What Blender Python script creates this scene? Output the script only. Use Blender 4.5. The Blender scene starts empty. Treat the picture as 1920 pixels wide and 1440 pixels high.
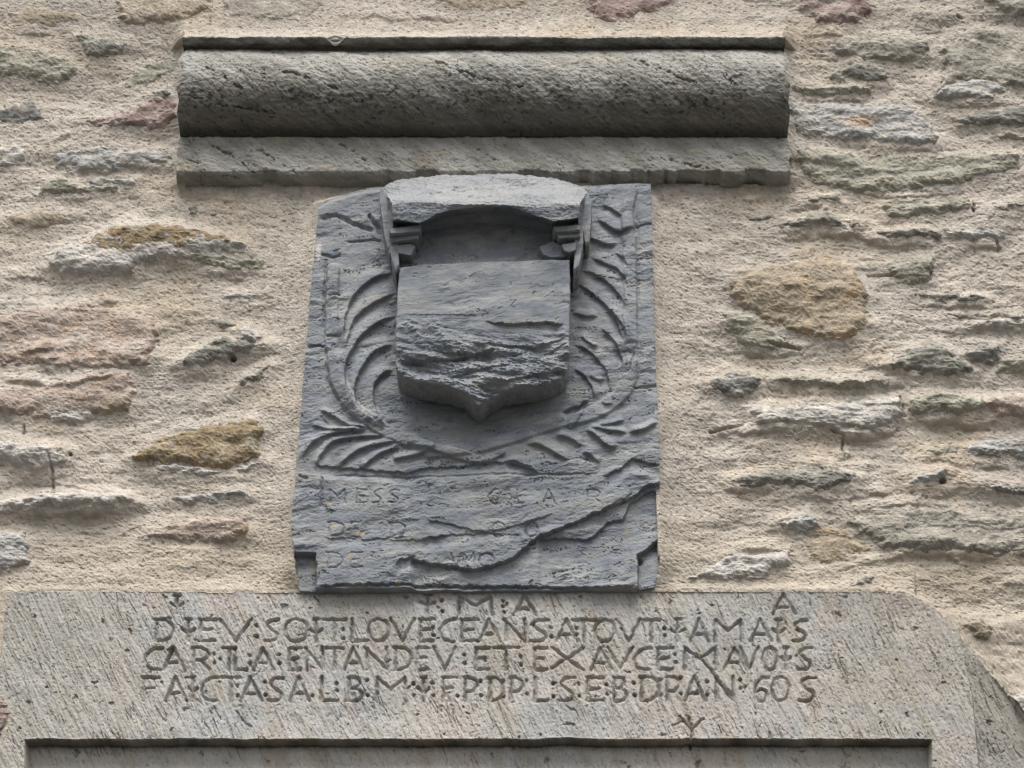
import bpy, math
import numpy as np
S = bpy.context.scene
COL = S.collection
# ------------------------------------------------------------------ camera, sky, sun, exposure
PITCH = math.radians(30.0); FOC = 4100.0; DIST = 2.8; ZC = 1.6
cam_d = bpy.data.cameras.new('camera'); cam = bpy.data.objects.new('camera', cam_d); COL.objects.link(cam)
cam.location = (0, -DIST, ZC); cam.rotation_euler = (math.pi/2 + PITCH, 0, 0)
cam_d.sensor_width = 36.0; cam_d.lens = FOC/1920*36.0; cam_d.clip_start = 0.05; cam_d.clip_end = 3000
S.camera = cam
SUN_EL, SUN_AZ = math.radians(64), math.radians(-12)      # azimuth measured from straight out of the wall
w = bpy.data.worlds.new('World'); S.world = w; w.use_nodes = True
nt = w.node_tree; nt.nodes.clear()
sky = nt.nodes.new('ShaderNodeTexSky'); sky.sky_type = 'NISHITA'; sky.sun_disc = False
sky.sun_elevation = SUN_EL; sky.sun_rotation = math.pi + SUN_AZ
sky.air_density = 1.6; sky.dust_density = 5.0; sky.ozone_density = 1.0
hs = nt.nodes.new('ShaderNodeHueSaturation'); hs.inputs['Saturation'].default_value = 0.30
bg = nt.nodes.new('ShaderNodeBackground'); bg.inputs['Strength'].default_value = 0.06
wo = nt.nodes.new('ShaderNodeOutputWorld')
nt.links.new(sky.outputs[0], hs.inputs['Color']); nt.links.new(hs.outputs[0], bg.inputs[0]); nt.links.new(bg.outputs[0], wo.inputs[0])
sl = bpy.data.lights.new('sun', 'SUN'); sl.energy = 1.5; sl.angle = math.radians(38); sl.color = (1.0, 0.965, 0.92)
so = bpy.data.objects.new('sun', sl); COL.objects.link(so); so.location = (0, -4, 9)
so.rotation_euler = (math.pi/2 - SUN_EL, 0, SUN_AZ)
S.view_settings.view_transform = 'Standard'; S.view_settings.look = 'None'
S.view_settings.exposure = 1.47; S.view_settings.gamma = 1.0; S.view_settings.use_curve_mapping = False

# ------------------------------------------------------------------ wall-plane survey: photo position -> point at a given depth off the wall
CT, ST = math.cos(PITCH), math.sin(PITCH)
def P(px, py, d):
    a = (np.asarray(px, float)-960)/FOC; b = (720-np.asarray(py, float))/FOC
    dy = CT - b*ST; dz = ST + b*CT
    t = (DIST-d)/dy
    return t*a, -np.broadcast_to(d, t.shape)*1.0 if np.ndim(d) else np.full(np.shape(t), -d), ZC + t*dz
def INV(x, z, d=0.0):
    dz = z-ZC; fw = (DIST-d)*CT + dz*ST; up = -(DIST-d)*ST + dz*CT
    return 960+FOC*x/fw, 720-FOC*up/fw

# ------------------------------------------------------------------ noise
_rng = np.random.RandomState(7)
_perm = _rng.permutation(4096).astype(np.int64)
_ang = _rng.rand(4096)*2*np.pi; _gx = np.cos(_ang); _gy = np.sin(_ang)
def pn(x, y, seed=0):
    x = np.asarray(x, float)+seed*17.13; y = np.asarray(y, float)-seed*9.71
    xi = np.floor(x).astype(np.int64); yi = np.floor(y).astype(np.int64); fx = x-xi; fy = y-yi
    u = fx*fx*fx*(fx*(fx*6-15)+10); v = fy*fy*fy*(fy*(fy*6-15)+10)
    def g(ix, iy, dx, dy):
        h = _perm[(_perm[ix & 4095]+iy) & 4095]; return _gx[h]*dx+_gy[h]*dy
    a = g(xi, yi, fx, fy); b = g(xi+1, yi, fx-1, fy); c = g(xi, yi+1, fx, fy-1); e = g(xi+1, yi+1, fx-1, fy-1)
    return (a+(b-a)*u + ((c+(e-c)*u)-(a+(b-a)*u))*v)*1.5
def fbm(x, y, o=4, seed=0, gain=0.5):
    s = 0; a = 1.0; t = 0
    for i in range(o):
        s = s+a*pn(x, y, seed+i*3.7); t += a; a *= gain; x = np.asarray(x)*2.03; y = np.asarray(y)*2.03
    return s/t*1.4
def ss(a, b, x):
    t = np.clip((x-a)/(b-a), 0, 1); return t*t*(3-2*t)
def terrace(n, steps, sharp=0.25):
    k = n*steps; f = np.floor(k); r = k-f
    return (f+ss(1-sharp, 1, r))/steps, r
def rot(x, y, deg):
    c, s = math.cos(math.radians(deg)), math.sin(math.radians(deg)); return c*x+s*y, -s*x+c*y
def mix(a, b, t):
    t = np.asarray(t)[..., None]; return np.asarray(a)*(1-t)+np.asarray(b)*t
def interp(x, pts):
    pts = sorted(pts); return np.interp(x, [p[0] for p in pts], [p[1] for p in pts])
def pl(s):
    return [tuple(float(v) for v in q.split(',')) for q in s.split()]
def seg_dist(x, y, pts):
    """distance to a polyline, sign of the side (positive on the right hand of travel in image axes), arc parameter"""
    best = np.full(x.shape, 1e9); side = np.zeros(x.shape); par = np.zeros(x.shape); L = 0
    lens = [math.hypot(pts[i+1][0]-pts[i][0], pts[i+1][1]-pts[i][1]) for i in range(len(pts)-1)]; T = sum(lens) or 1
    for i in range(len(pts)-1):
        (ax, ay), (bx, by) = pts[i], pts[i+1]; dx, dy = bx-ax, by-ay; l2 = dx*dx+dy*dy or 1e-9
        t = np.clip(((x-ax)*dx+(y-ay)*dy)/l2, 0, 1); ex = x-ax-t*dx; ey = y-ay-t*dy; d = np.hypot(ex, ey)
        m = d < best; best = np.where(m, d, best); side = np.where(m, np.sign(dx*(y-ay)-dy*(x-ax)), side)
        par = np.where(m, (L+t*lens[i])/T, par); L += lens[i]
    return best, side, par
def poly_sdf(x, y, pts):
    """positive inside"""
    d, _, _ = seg_dist(x, y, list(pts)+[pts[0]]); ins = np.zeros(x.shape, bool); n = len(pts)
    for i in range(n):
        (ax, ay), (bx, by) = pts[i], pts[(i+1) % n]
        if ay == by: continue
        ins ^= ((ay > y) != (by > y)) & (x < (bx-ax)*(y-ay)/(by-ay)+ax)
    return np.where(ins, d, -d)
def smooth_pts(pts, n=8, closed=False):
    P0 = np.array(pts, float); N = len(P0); out = []
    rngi = range(N if closed else N-1)
    for i in rngi:
        g = (lambda k: P0[k % N]) if closed else (lambda k: P0[min(max(k, 0), N-1)])
        a, b, c, d = g(i-1), g(i), g(i+1), g(i+2)
        for j in range(n):
            t = j/n; out.append(tuple(0.5*((2*b)+(-a+c)*t+(2*a-5*b+4*c-d)*t*t+(-a+3*b-3*c+d)*t**3)))
    if not closed: out.append(tuple(P0[-1]))
    return out

# ------------------------------------------------------------------ object helpers
def tag(o, label=None, cat=None, group=None, kind=None):
    if label: o['label'] = label
    if cat: o['category'] = cat
    if group: o['group'] = group
    if kind: o['kind'] = kind
    return o
def thing(name, label, cat, loc):
    o = bpy.data.objects.new(name, None); COL.objects.link(o); o.location = loc; o.empty_display_size = .1
    return tag(o, label, cat, kind='thing')
def world_loc(o):
    v = np.zeros(3)
    while o is not None: v += np.array(o.location[:]); o = o.parent
    return v
def mesh_obj(name, co, faces, colr, mat, parent=None, smooth=False):
    faces = np.asarray(faces, np.int32); nv = len(co); k = faces.shape[1]; nf = len(faces)
    me = bpy.data.meshes.new(name); off = world_loc(parent) if parent else 0
    me.vertices.add(nv); me.vertices.foreach_set('co', (np.asarray(co, float)-off).astype(np.float32).ravel())
    me.loops.add(nf*k); me.loops.foreach_set('vertex_index', faces.ravel())
    me.polygons.add(nf); me.polygons.foreach_set('loop_start', np.arange(0, nf*k, k, dtype=np.int32))
    me.polygons.foreach_set('use_smooth', np.full(nf, smooth, bool))
    me.update(calc_edges=True)
    if colr is not None:
        at = me.color_attributes.new('Col', 'FLOAT_COLOR', 'POINT')
        c4 = np.ones((nv, 4), np.float32); c4[:, :3] = np.clip(colr, 0, 1); at.data.foreach_set('color', c4.ravel())
    me.materials.append(mat)
    o = bpy.data.objects.new(name, me); COL.objects.link(o)
    if parent: o.parent = parent
    return o
def grid_quads(nr, nc):
    i = np.arange(nr*nc).reshape(nr, nc)
    return np.stack([i[:-1, :-1], i[1:, :-1], i[1:, 1:], i[:-1, 1:]], -1).reshape(-1, 4)
def sub_mesh(name, co, quads, colr, mat, parent, sel, smooth=False):
    q = quads[sel]
    if len(q) == 0: return None
    u, inv = np.unique(q, return_inverse=True)
    return mesh_obj(name, co[u], inv.reshape(-1, 4), colr[u], mat, parent, smooth)

# ------------------------------------------------------------------ materials (colour comes from the surveyed colour attribute, grain from noise)
def stone_mat(name, var=0.25, scale=60, fine=420, bump=0.5, bdist=0.0012, speck=0.0, speck_scale=300, speck_col=(0.03, 0.03, 0.028), stretch=(1, 1, 1), ang=0, rough=0.9):
    m = bpy.data.materials.new(name); m.use_nodes = True; n = m.node_tree; L = n.links; b = n.nodes['Principled BSDF']
    b.inputs['Roughness'].default_value = rough
    try: b.inputs['Specular IOR Level'].default_value = 0.25
    except Exception: pass
    def N(t): return n.nodes.new(t)
    tc = N('ShaderNodeTexCoord'); mp = N('ShaderNodeMapping'); mp.vector_type = 'TEXTURE'; mp.inputs['Rotation'].default_value = (0, ang, 0); mp.inputs['Scale'].default_value = stretch
    L.new(tc.outputs['Object'], mp.inputs['Vector'])
    at = N('ShaderNodeAttribute'); at.attribute_name = 'Col'
    n1 = N('ShaderNodeTexNoise'); n1.inputs['Scale'].default_value = scale; n1.inputs['Detail'].default_value = 8; n1.inputs['Roughness'].default_value = 0.65
    n2 = N('ShaderNodeTexNoise'); n2.inputs['Scale'].default_value = fine; n2.inputs['Detail'].default_value = 4; n2.inputs['Roughness'].default_value = 0.7
    L.new(mp.outputs[0], n1.inputs['Vector']); L.new(mp.outputs[0], n2.inputs['Vector'])
    r1 = N('ShaderNodeMapRange'); r1.inputs[1].default_value = 0.3; r1.inputs[2].default_value = 0.7; r1.inputs[3].default_value = 1-var; r1.inputs[4].default_value = 1+var
    r2 = N('ShaderNodeMapRange'); r2.inputs[1].default_value = 0.3; r2.inputs[2].default_value = 0.7; r2.inputs[3].default_value = 1-var; r2.inputs[4].default_value = 1+var*.8
    L.new(n1.outputs[0], r1.inputs[0]); L.new(n2.outputs[0], r2.inputs[0])
    mu = N('ShaderNodeMath'); mu.operation = 'MULTIPLY'; L.new(r1.outputs[0], mu.inputs[0]); L.new(r2.outputs[0], mu.inputs[1])
    vm = N('ShaderNodeVectorMath'); vm.operation = 'SCALE'; L.new(at.outputs['Color'], vm.inputs[0]); L.new(mu.outputs[0], vm.inputs['Scale'])
    last = vm.outputs[0]
    if speck:
        n3 = N('ShaderNodeTexNoise'); n3.inputs['Scale'].default_value = speck_scale; n3.inputs['Detail'].default_value = 2
        L.new(mp.outputs[0], n3.inputs['Vector'])
        r3 = N('ShaderNodeMapRange'); r3.inputs[1].default_value = 0.60; r3.inputs[2].default_value = 0.70; r3.inputs[3].default_value = 0; r3.inputs[4].default_value = speck
        L.new(n3.outputs[0], r3.inputs[0])
        n4 = N('ShaderNodeTexNoise'); n4.inputs['Scale'].default_value = 9; n4.inputs['Detail'].default_value = 5; L.new(mp.outputs[0], n4.inputs['Vector'])
        r4 = N('ShaderNodeMapRange'); r4.inputs[1].default_value = .38; r4.inputs[2].default_value = .68; r4.inputs[3].default_value = .12; r4.inputs[4].default_value = 1.25; L.new(n4.outputs[0], r4.inputs[0])
        m4 = N('ShaderNodeMath'); m4.operation = 'MULTIPLY'; m4.use_clamp = True; L.new(r3.outputs[0], m4.inputs[0]); L.new(r4.outputs[0], m4.inputs[1])
        mx = N('ShaderNodeMix'); mx.data_type = 'RGBA'; L.new(m4.outputs[0], mx.inputs[0]); L.new(last, mx.inputs[6]); mx.inputs[7].default_value = (*speck_col, 1)
        last = mx.outputs[2]
    L.new(last, b.inputs['Base Color'])
    bp = N('ShaderNodeBump'); bp.inputs['Strength'].default_value = bump; bp.inputs['Distance'].default_value = bdist
    L.new(n2.outputs[0], bp.inputs['Height']); L.new(bp.outputs[0], b.inputs['Normal'])
    return m
M_MORTAR = stone_mat('lime_mortar', .11, 60, 520, .9, .0022, speck=.40, speck_scale=480, speck_col=(.14, .115, .085))
M_RUBBLE = stone_mat('rubble_stone', .26, 70, 380, .8, .002, speck=.35, speck_scale=420, speck_col=(.06, .056, .045))
M_LINTEL = stone_mat('gneiss_lintel', .11, 50, 520, .5, .0013, speck=.26, speck_scale=820, speck_col=(.09, .082, .07), stretch=(1, 1, 2.2), ang=math.radians(-24))
M_MOULD = stone_mat('weathered_gneiss', .12, 45, 480, .6, .0015, speck=.22, speck_scale=600, speck_col=(.045, .045, .038), stretch=(2.6, 1, 1), ang=math.radians(33))
M_SLATE = stone_mat('blue_grey_slate', .09, 45, 420, .35, .0008, speck=.3, speck_scale=210, speck_col=(.07, .075, .085), stretch=(2.6, 1, 1), ang=math.radians(-9), rough=.8)
C_MORTAR = np.array([.490, .440, .385])

# ------------------------------------------------------------------ rubble stones traced on the wall: palette, raise in mm, outline
PAL = {
 't': [(.36, .30, .22), (.46, .40, .32), (.25, .205, .145)], 'g': [(.31, .30, .24), (.39, .37, .30), (.20, .20, .155)],
 'G': [(.22, .22, .19), (.32, .31, .265), (.12, .12, .105)], 'b': [(.37, .37, .36), (.45, .43, .40), (.25, .255, .25)],
 'o': [(.30, .225, .125), (.38, .33, .24), (.16, .13, .085)], 'p': [(.41, .325, .275), (.46, .395, .34), (.38, .28, .20)],
 'w': [(.46, .44, .41), (.54, .50, .45), (.32, .31, .28)], 'm': [(.29, .205, .19), (.40, .34, .31), (.16, .10, .095)],
 'n': [(.30, .28, .235), (.38, .35, .30), (.20, .19, .16)], 'k': [(.17, .17, .155), (.34, .33, .30), (.07, .07, .07)],
 'y': [(.37, .305, .22), (.41, .33, .235), (.27, .215, .14)],
}
STONES = [s.split('|') for s in '''
t|1|5,22 60,12 150,25 162,38 100,52 20,48|pale ochre stone barely showing through the mortar
t|4|214,-12 405,-12 398,28 352,44 290,52 235,46 220,30|brown stone at the top edge above the moulding's left end
n|1|402,-12 622,-12 600,30 520,45 430,42|
G|9|140,68 180,66 245,84 218,108 168,112 150,92|dark pointed grey stone
g|5|-12,92 60,95 120,106 150,125 128,152 92,160 40,146 -12,142|olive brown stone with a rusty lower edge
g|1|228,152 262,120 332,98 340,130 290,160 238,166|pale green flush stone
k|3|-12,200 60,188 84,212 90,230 40,233 -12,230|dark speckled stone
m|5|150,232 246,204 296,182 332,196 336,232 310,246 230,242 160,240|dark red stone beside the moulding
k|9|284,176 316,172 322,186 300,196|
b|5|100,290 160,276 310,286 326,306 250,320 150,324 104,316|
w|4|-12,280 50,275 56,300 20,318 -12,318|
g|5|84,336 116,334 162,352 222,344 226,360 130,366 60,370|
b|5|150,338 215,330 258,338 250,352 180,350|
G|4|350,388 370,384 373,400 354,404|
G|4|386,400 408,396 413,406 392,410|
t|3|10,406 60,392 104,396 152,404 132,424 70,430 20,425|
w|13|84,502 112,468 200,446 330,440 462,458 470,474 380,492 270,498 250,516 190,524 110,518|white crusted rim under the mossy ochre stone
o|16|150,462 218,428 330,430 446,452 452,464 400,478 280,486 190,496|rough ochre mossy stone left of the panel
g|6|330,480 420,476 500,490 492,504 440,508 380,502|
p|6|-12,598 60,580 150,573 252,584 302,620 292,660 276,690 190,702 100,690 -12,680|large pinkish buff stone
p|9|-12,722 80,728 170,702 245,704 258,730 240,768 180,778 100,792 -12,778|
y|11|168,768 196,742 252,736 242,772 192,782|
w|8|96,766 170,752 176,786 144,802 92,792|
b|6|404,556 440,550 496,550 470,560 420,568|
G|4|452,578 488,572 466,584|
G|12|336,690 358,668 420,634 452,640 504,652 462,668 400,688 352,698|ragged dark green grey stone
G|5|404,606 430,600 446,612 420,626|
w|13|436,622 470,614 490,636 480,650 448,650|
G|10|436,736 452,714 502,684 512,692 498,712 460,728|
w|13|-12,824 40,838 100,844 132,854 136,872 92,886 50,884 -12,864|pale stone with a curved lower lip at the left edge
n|14|88,854 120,850 127,868 98,878|
o|9|240,858 320,816 372,802 480,788 494,812 488,866 420,886 340,872 270,872|ochre brown stone left of the fan of leaves
w|7|270,872 340,870 420,884 488,866 502,872 470,888 380,896 300,884|
w|14|-12,942 100,931 240,931 262,944 220,960 120,962 -12,968|long flat pinkish white stone
b|5|290,938 350,926 460,922 474,936 400,946 330,942|
b|4|-12,998 50,993 56,1030 56,1062 30,1076 -12,1072|
p|4|254,1012 310,986 380,970 460,974 470,1000 430,1024 350,1020|
w|2|330,1062 380,1056 384,1070 344,1074|
m|7|1094,-12 1282,-12 1242,24 1190,34 1152,52 1110,42|
m|4|1496,-12 1622,-12 1642,28 1600,54 1530,48 1500,25|
n|7|1826,-12 1990,-12 1990,44 1880,26|
t|2|786,-12 1002,-12 990,14 950,28 850,22|
b|3|896,34 950,28 972,20 964,34 910,40|
n|4|1548,86 1600,80 1740,74 1748,100 1700,122 1620,116 1560,106|
n|9|1758,96 1800,62 1850,54 1990,60 1990,176 1850,164 1800,156 1748,192 1770,132|large grey stone at the upper right edge
b|5|1738,192 1760,166 1840,150 1900,175 1830,196|
G|7|1552,134 1600,120 1660,130 1668,150 1630,160 1600,150 1552,156|
g|5|1478,168 1560,160 1632,160 1642,180 1560,186 1478,180|
b|6|1476,202 1560,192 1690,195 1750,235 1757,276 1690,276 1600,266 1488,258|pale blue grey slab with buff patches
g|5|1484,292 1600,285 1760,290 1902,288 1918,320 1800,350 1700,360 1560,362 1500,332|long olive stone right of the moulding's foot
G|8|1784,222 1830,212 1912,200 1990,205 1990,244 1840,240 1800,236|
g|5|1858,256 1900,244 1990,262 1890,268|
G|8|1466,376 1570,369 1577,380 1520,386|
g|8|1642,388 1680,368 1822,380 1816,396 1760,406 1670,412|
G|4|1392,408 1440,402 1478,414 1420,416|
G|9|1404,428 1500,416 1545,400 1580,418 1592,436 1540,430 1470,434|
k|6|1586,426 1600,415 1614,428 1595,434|
G|9|1638,438 1700,432 1762,436 1766,450 1700,456 1645,448|
b|8|1758,430 1882,435 1888,450 1810,456|
g|7|1852,396 1990,366 1990,384 1860,402|
y|8|1362,540 1385,510 1480,492 1552,487 1602,504 1627,560 1630,610 1602,640 1540,642 1480,622 1430,604 1370,564|big rounded orange tan stone right of the panel
g|7|1352,588 1420,590 1450,620 1504,652 1400,656 1360,622|
g|8|1658,500 1690,490 1752,484 1747,530 1712,542 1670,520|
G|8|1704,554 1742,548 1852,558 1830,572 1760,572|
n|6|1768,592 1860,586 1990,586 1990,606 1800,602|
w|8|1795,615 1860,602 1990,600 1990,618 1850,622|
G|14|1662,692 1708,656 1762,650 1802,680 1832,700 1780,716 1700,702|dark angular stone with a sharp ridge
k|10|1798,672 1830,650 1870,654 1882,680 1840,692|
g|8|1868,672 1990,664 1990,704 1860,704|
k|11|1322,722 1370,700 1432,710 1412,742 1380,754 1340,738|black flaky stone right of the panel
g|9|1438,712 1500,704 1560,716 1640,712 1682,714 1672,724 1600,734 1480,728|
w|10|1398,768 1560,755 1690,744 1697,788 1640,810 1560,806 1420,802|
g|10|1700,750 1760,740 1842,754 1852,776 1780,786 1704,776|
p|10|1828,762 1880,746 1990,738 1990,792 1870,792|
b|8|1796,838 1860,820 1990,824 1990,862 1830,862|
g|5|1728,842 1780,834 1802,850 1750,856|
G|9|1362,902 1430,886 1530,872 1582,880 1612,896 1552,926 1480,916 1390,916|
b|9|1698,902 1768,880 1782,892 1752,916 1700,916|
k|10|1798,906 1860,912 1990,914 1990,946 1860,926|
b|8|1448,986 1520,962 1542,984 1510,1002 1460,994|
n|7|1584,976 1640,964 1760,954 1990,964 1990,1050 1780,1040 1680,1036 1640,1022|broad flat grey stone above the lintel's right shoulder
y|2|1538,988 1582,980 1642,1032 1540,1062 1500,1022|
w|6|1288,1088 1370,1042 1480,1034 1488,1060 1440,1084 1350,1094|
n|4|1584,1102 1620,1076 1642,1082 1632,1102|
t|6|1798,1172 1838,1158 1862,1180 1850,1210 1822,1196|
w|8|1876,1304 1990,1286 1990,1420 1900,1380|
m|4|-30,1300 8,1318 26,1342 10,1380 -30,1392|
b|6|1700,310 1716,302 1722,312 1706,318|
'''.strip().split('\n')]

# mortar lips: drawn edges of laid mortar, higher above the line, falling away below it (amplitude mm, reach px)
LIPS = [(a, r, smooth_pts(pl(s), 5)) for a, r, s in [
 (7, 26, '30,668 70,660 110,656'), (9, 24, '0,716 50,718 100,728'), (6, 30, '60,742 150,722 250,706'),
 (6, 20, '110,318 200,322 260,316 330,312'), (5, 20, '95,262 140,250'), (4, 25, '0,520 90,515'),
 (8, 30, '0,966 120,968 220,962 262,946'), (5, 24, '0,900 90,906 200,925 262,930'), (4, 30, '100,1000 250,990 300,975'),
 (4, 22, '0,1100 150,1092 300,1090'), (6, 22, '110,580 180,572 260,560'), (4, 20, '380,508 470,520'),
 (9, 22, '1330,820 1380,812 1440,812 1490,802'), (8, 26, '1490,800 1560,800 1585,820 1660,812 1696,790'),
 (7, 26, '1440,716 1500,722 1560,722 1620,728 1680,720'), (8, 24, '1600,696 1640,690 1670,694 1684,712'),
 (9, 30, '1696,786 1760,792 1840,800 1920,812'), (7, 26, '1340,900 1365,915 1400,925 1470,922'),
 (6, 26, '1480,925 1560,935 1650,925 1700,918'), (6, 24, '1500,876 1560,870 1590,850 1582,820'),
 (7, 26, '1700,622 1790,622 1860,618 1920,622'), (6, 22, '1480,190 1560,188 1640,184'), (5, 26, '1640,280 1755,280 1830,275'),
 (7, 24, '1400,440 1500,446 1600,440 1640,455 1700,462 1770,458'), (6, 24, '1460,392 1540,392 1600,400'),
 (6, 24, '1800,462 1860,464 1886,452'), (6, 24, '1480,66 1560,70 1590,66'), (5, 26, '1380,1030 1440,1035 1500,1022'),
 (6, 28, '1500,1062 1560,1066 1640,1054 1700,1040 1800,1046 1920,1052'), (5, 24, '1700,570 1760,577 1850,576 1920,574'),
 (5, 30, '1760,200 1850,200 1920,194'), (6, 22, '1690,936 1760,930 1800,920'), (5, 24, '1560,340 1640,365 1740,366 1850,352'),
 (5, 24, '640,32 760,40 900,42'), (4, 24, '30,66 100,60 150,56'), (6, 20, '1330,650 1400,660 1500,662 1560,655'),
 (5, 24, '1560,960 1600,955 1700,945 1800,950'), (6, 24, '1690,860 1760,862 1800,872 1920,880')]]
CRACKS = [(1.6, 4, pl(s)) for s in ['96,865 100,900 101,930', '1688,745 1692,762 1696,780', '1582,818 1580,840 1583,862', '1560,806 1580,816',
 '1822,385 1826,402', '1868,455 1872,470', '1795,33 1803,36', '1440,645 1500,655', '1330,812 1390,800', '43,815 46,800', '1628,516 1680,517', '1745,520 1750,490']]

# raster maps covering the wall around the frame
RX0, RY0, RS = -120.0, -120.0, 2.0
_gx1 = np.arange(RX0, 2060, RS); _gy1 = np.arange(RY0, 1560, RS)
RXX, RYY = np.meshgrid(_gx1, _gy1)
BULGE = np.zeros(RXX.shape); CUT = np.zeros(RXX.shape)
def window(pts, pad):
    xs = [p[0] for p in pts]; ys = [p[1] for p in pts]
    a = max(int((min(xs)-pad-RX0)/RS), 0); b = min(int((max(xs)+pad-RX0)/RS)+1, RXX.shape[1])
    c = max(int((min(ys)-pad-RY0)/RS), 0); d = min(int((max(ys)+pad-RY0)/RS)+1, RXX.shape[0])
    return slice(c, d), slice(a, b)
for s in STONES:
    s[2] = pl(s[2]); h = float(s[1])/1000
    sl_ = window(s[2], 60); sd = poly_sdf(RXX[sl_], RYY[sl_]-0, s[2])
    BULGE[sl_] = np.maximum(BULGE[sl_], 0.75*h*ss(-26, 12, sd))
wx = 5*fbm(RXX/30, RYY/20, 2, 90); wy = 5*fbm(RXX/30, RYY/20, 2, 91)
for a, r, pts in LIPS:
    sl_ = window(pts, r*3); d, sd, t = seg_dist(RXX[sl_]+wx[sl_], RYY[sl_]+wy[sl_], pts)
    if pts[0][0] > pts[-1][0]: sd = -sd
    fade = ss(0, .3, t)*ss(1, .7, t)*(.75+.5*fbm(RXX[sl_]/45, RYY[sl_]/45, 2, 92))
    CUT[sl_] += .8*a/1000*fade*np.where(sd < 0, np.exp(-(d/(r*1.25))**1.3)*(1-.25*np.exp(-d/3)), -0.30*np.exp(-d/(r*.8)) + 1.05*ss(5.5, 0, d))
for a, wd, pts in CRACKS:
    sl_ = window(pts, 12); d, sd, t = seg_dist(RXX[sl_]+wx[sl_]*.5, RYY[sl_], pts); CUT[sl_] -= a/250*np.exp(-(d/2.0)**2)
for hx, hy, hr in [(438, 676, 7), (1765, 906, 9), (1797, 34, 4), (1824, 396, 4), (1470, 344, 9), (706, 338, 10), (134, 858, 4)]:
    sl_ = window([(hx, hy)], 40); d = np.hypot(RXX[sl_]-hx, (RYY[sl_]-hy)*1.3); CUT[sl_] -= .02*ss(hr, hr*.3, d)
def samp(A, px, py):
    fx = np.clip((px-RX0)/RS, 0, A.shape[1]-1.001); fy = np.clip((py-RY0)/RS, 0, A.shape[0]-1.001)
    ix = fx.astype(int); iy = fy.astype(int); u = fx-ix; v = fy-iy
    r = A[iy, ix]*(1-u)*(1-v)+A[iy, ix+1]*u*(1-v)+A[iy+1, ix]*(1-u)*v+A[iy+1, ix+1]*u*v
    inside = (px > RX0+4) & (px < 2050) & (py > RY0+4) & (py < 1550)
    return np.where(inside, r, 0)

PANEL_D, LINTEL_D, FASCIA_D = .031, .010, .027
PANEL_POLY = pl('597,374 640,358 690,348 1222,340 1226,600 1234,800 1240,1000 1243,1050 1232,1100 560,1104 546,1060 545,990 556,850 572,640 585,480')
LINTEL_POLY = pl('14,1109 60,1104 560,1106 1240,1103 1650,1104 1700,1112 1745,1135 1790,1170 1800,1190 1835,1225 1880,1275 1920,1325 1990,1440 1990,1500 -60,1500 -30,1440 0,1390 8,1370 20,1342 8,1314 -8,1290 2,1160')
MOULD_POLY = pl('346,70 1468,70 1474,320 1462,336 345,322')
def mortar_h(px, py, lowonly=False):
    wX, _, wZ = P(px, py, 0.0); ax, ay = INV(wX, wZ, PANEL_D); mx_, my_ = INV(wX, wZ, FASCIA_D); lx_, ly_ = INV(wX, wZ, LINTEL_D)
    dp = -poly_sdf(ax, ay, PANEL_POLY); dm = -poly_sdf(mx_, my_, MOULD_POLY); dl = -poly_sdf(lx_, ly_, LINTEL_POLY)
    near = np.minimum(np.minimum(dp, dm), dl)
    calm = ss(0, 95, dp)*(1-.6*ss(90, 30, py)*ss(1500, 1300, px))
    h = .0075*fbm(px/300, py/130, 3, 1)
    t, r = terrace(fbm(px/230+.25*fbm(px/60, py/40, 2, 8), py/80, 3, 3, .5), 4.5, .45)
    h = h+calm*(.0054*t*(.35+.65*ss(900, 1300, px)+.3*ss(500, 300, px)) + .0028*fbm(px/90, py/34, 3, 12))
    h = h+samp(BULGE, px, py)+samp(CUT, px, py)
    right = ss(1235, 1200, px)
    h = h+(.024*np.exp(-np.maximum(dp, 0)/34))*ss(332, 372, ay)*(py < 1130)
    side = (my_ > 60)*ss(350, 320, my_)
    h = h+.022*np.exp(-np.maximum(dm, 0)/26)*side*((mx_ < 345) | (mx_ > 1469))
    above = np.exp(-np.maximum(70-my_, 0)/30)*(my_ < 80)*ss(318, 350, px)*ss(1496, 1462, px)
    h = h*(1-.6*above)+.030*above
    und = ss(110, 15, my_-330)*(my_ >= 290)*ss(335, 365, px)*ss(1490, 1460, px)*ss(0, 25, dp)
    h = h*(1-und)+(.002+.003*fbm(px/60, py/20, 3, 44))*und
    h = np.where((py > 1000), h+(np.where(px > 1715, .003, .011)-h)*np.exp(-np.maximum(dl, 0)/26)*.92, h)
    if not lowonly:
        h = h+.0010*fbm(px/6, py/5, 2, 21, .65)+.0009*calm*fbm(px/30, py/16, 3, 22)
        h = h-.0014*ss(.42, .64, fbm(px/9, py/6.5, 2, 27))
    return h, near

# ------------------------------------------------------------------ ground and stone wall
gm = bpy.data.materials.new('pavement'); gm.use_nodes = True; gb = gm.node_tree.nodes['Principled BSDF']; gb.inputs['Roughness'].default_value = .9
gn = gm.node_tree.nodes.new('ShaderNodeTexNoise'); gn.inputs['Scale'].default_value = 3; gn.inputs['Detail'].default_value = 8
gr = gm.node_tree.nodes.new('ShaderNodeValToRGB'); gr.color_ramp.elements[0].color = (.03, .029, .027, 1); gr.color_ramp.elements[1].color = (.06, .057, .052, 1)
gt = gm.node_tree.nodes.new('ShaderNodeTexCoord'); gm.node_tree.links.new(gt.outputs['Object'], gn.inputs['Vector'])
gm.node_tree.links.new(gn.outputs[0], gr.inputs[0]); gm.node_tree.links.new(gr.outputs[0], gb.inputs['Base Color'])
g_ = mesh_obj('ground', np.array([(-800, -800, 0), (800, -800, 0), (800, 800, 0), (-800, 800, 0)], float), [(0, 1, 2, 3)], None, gm); tag(g_, kind='structure')

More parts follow.
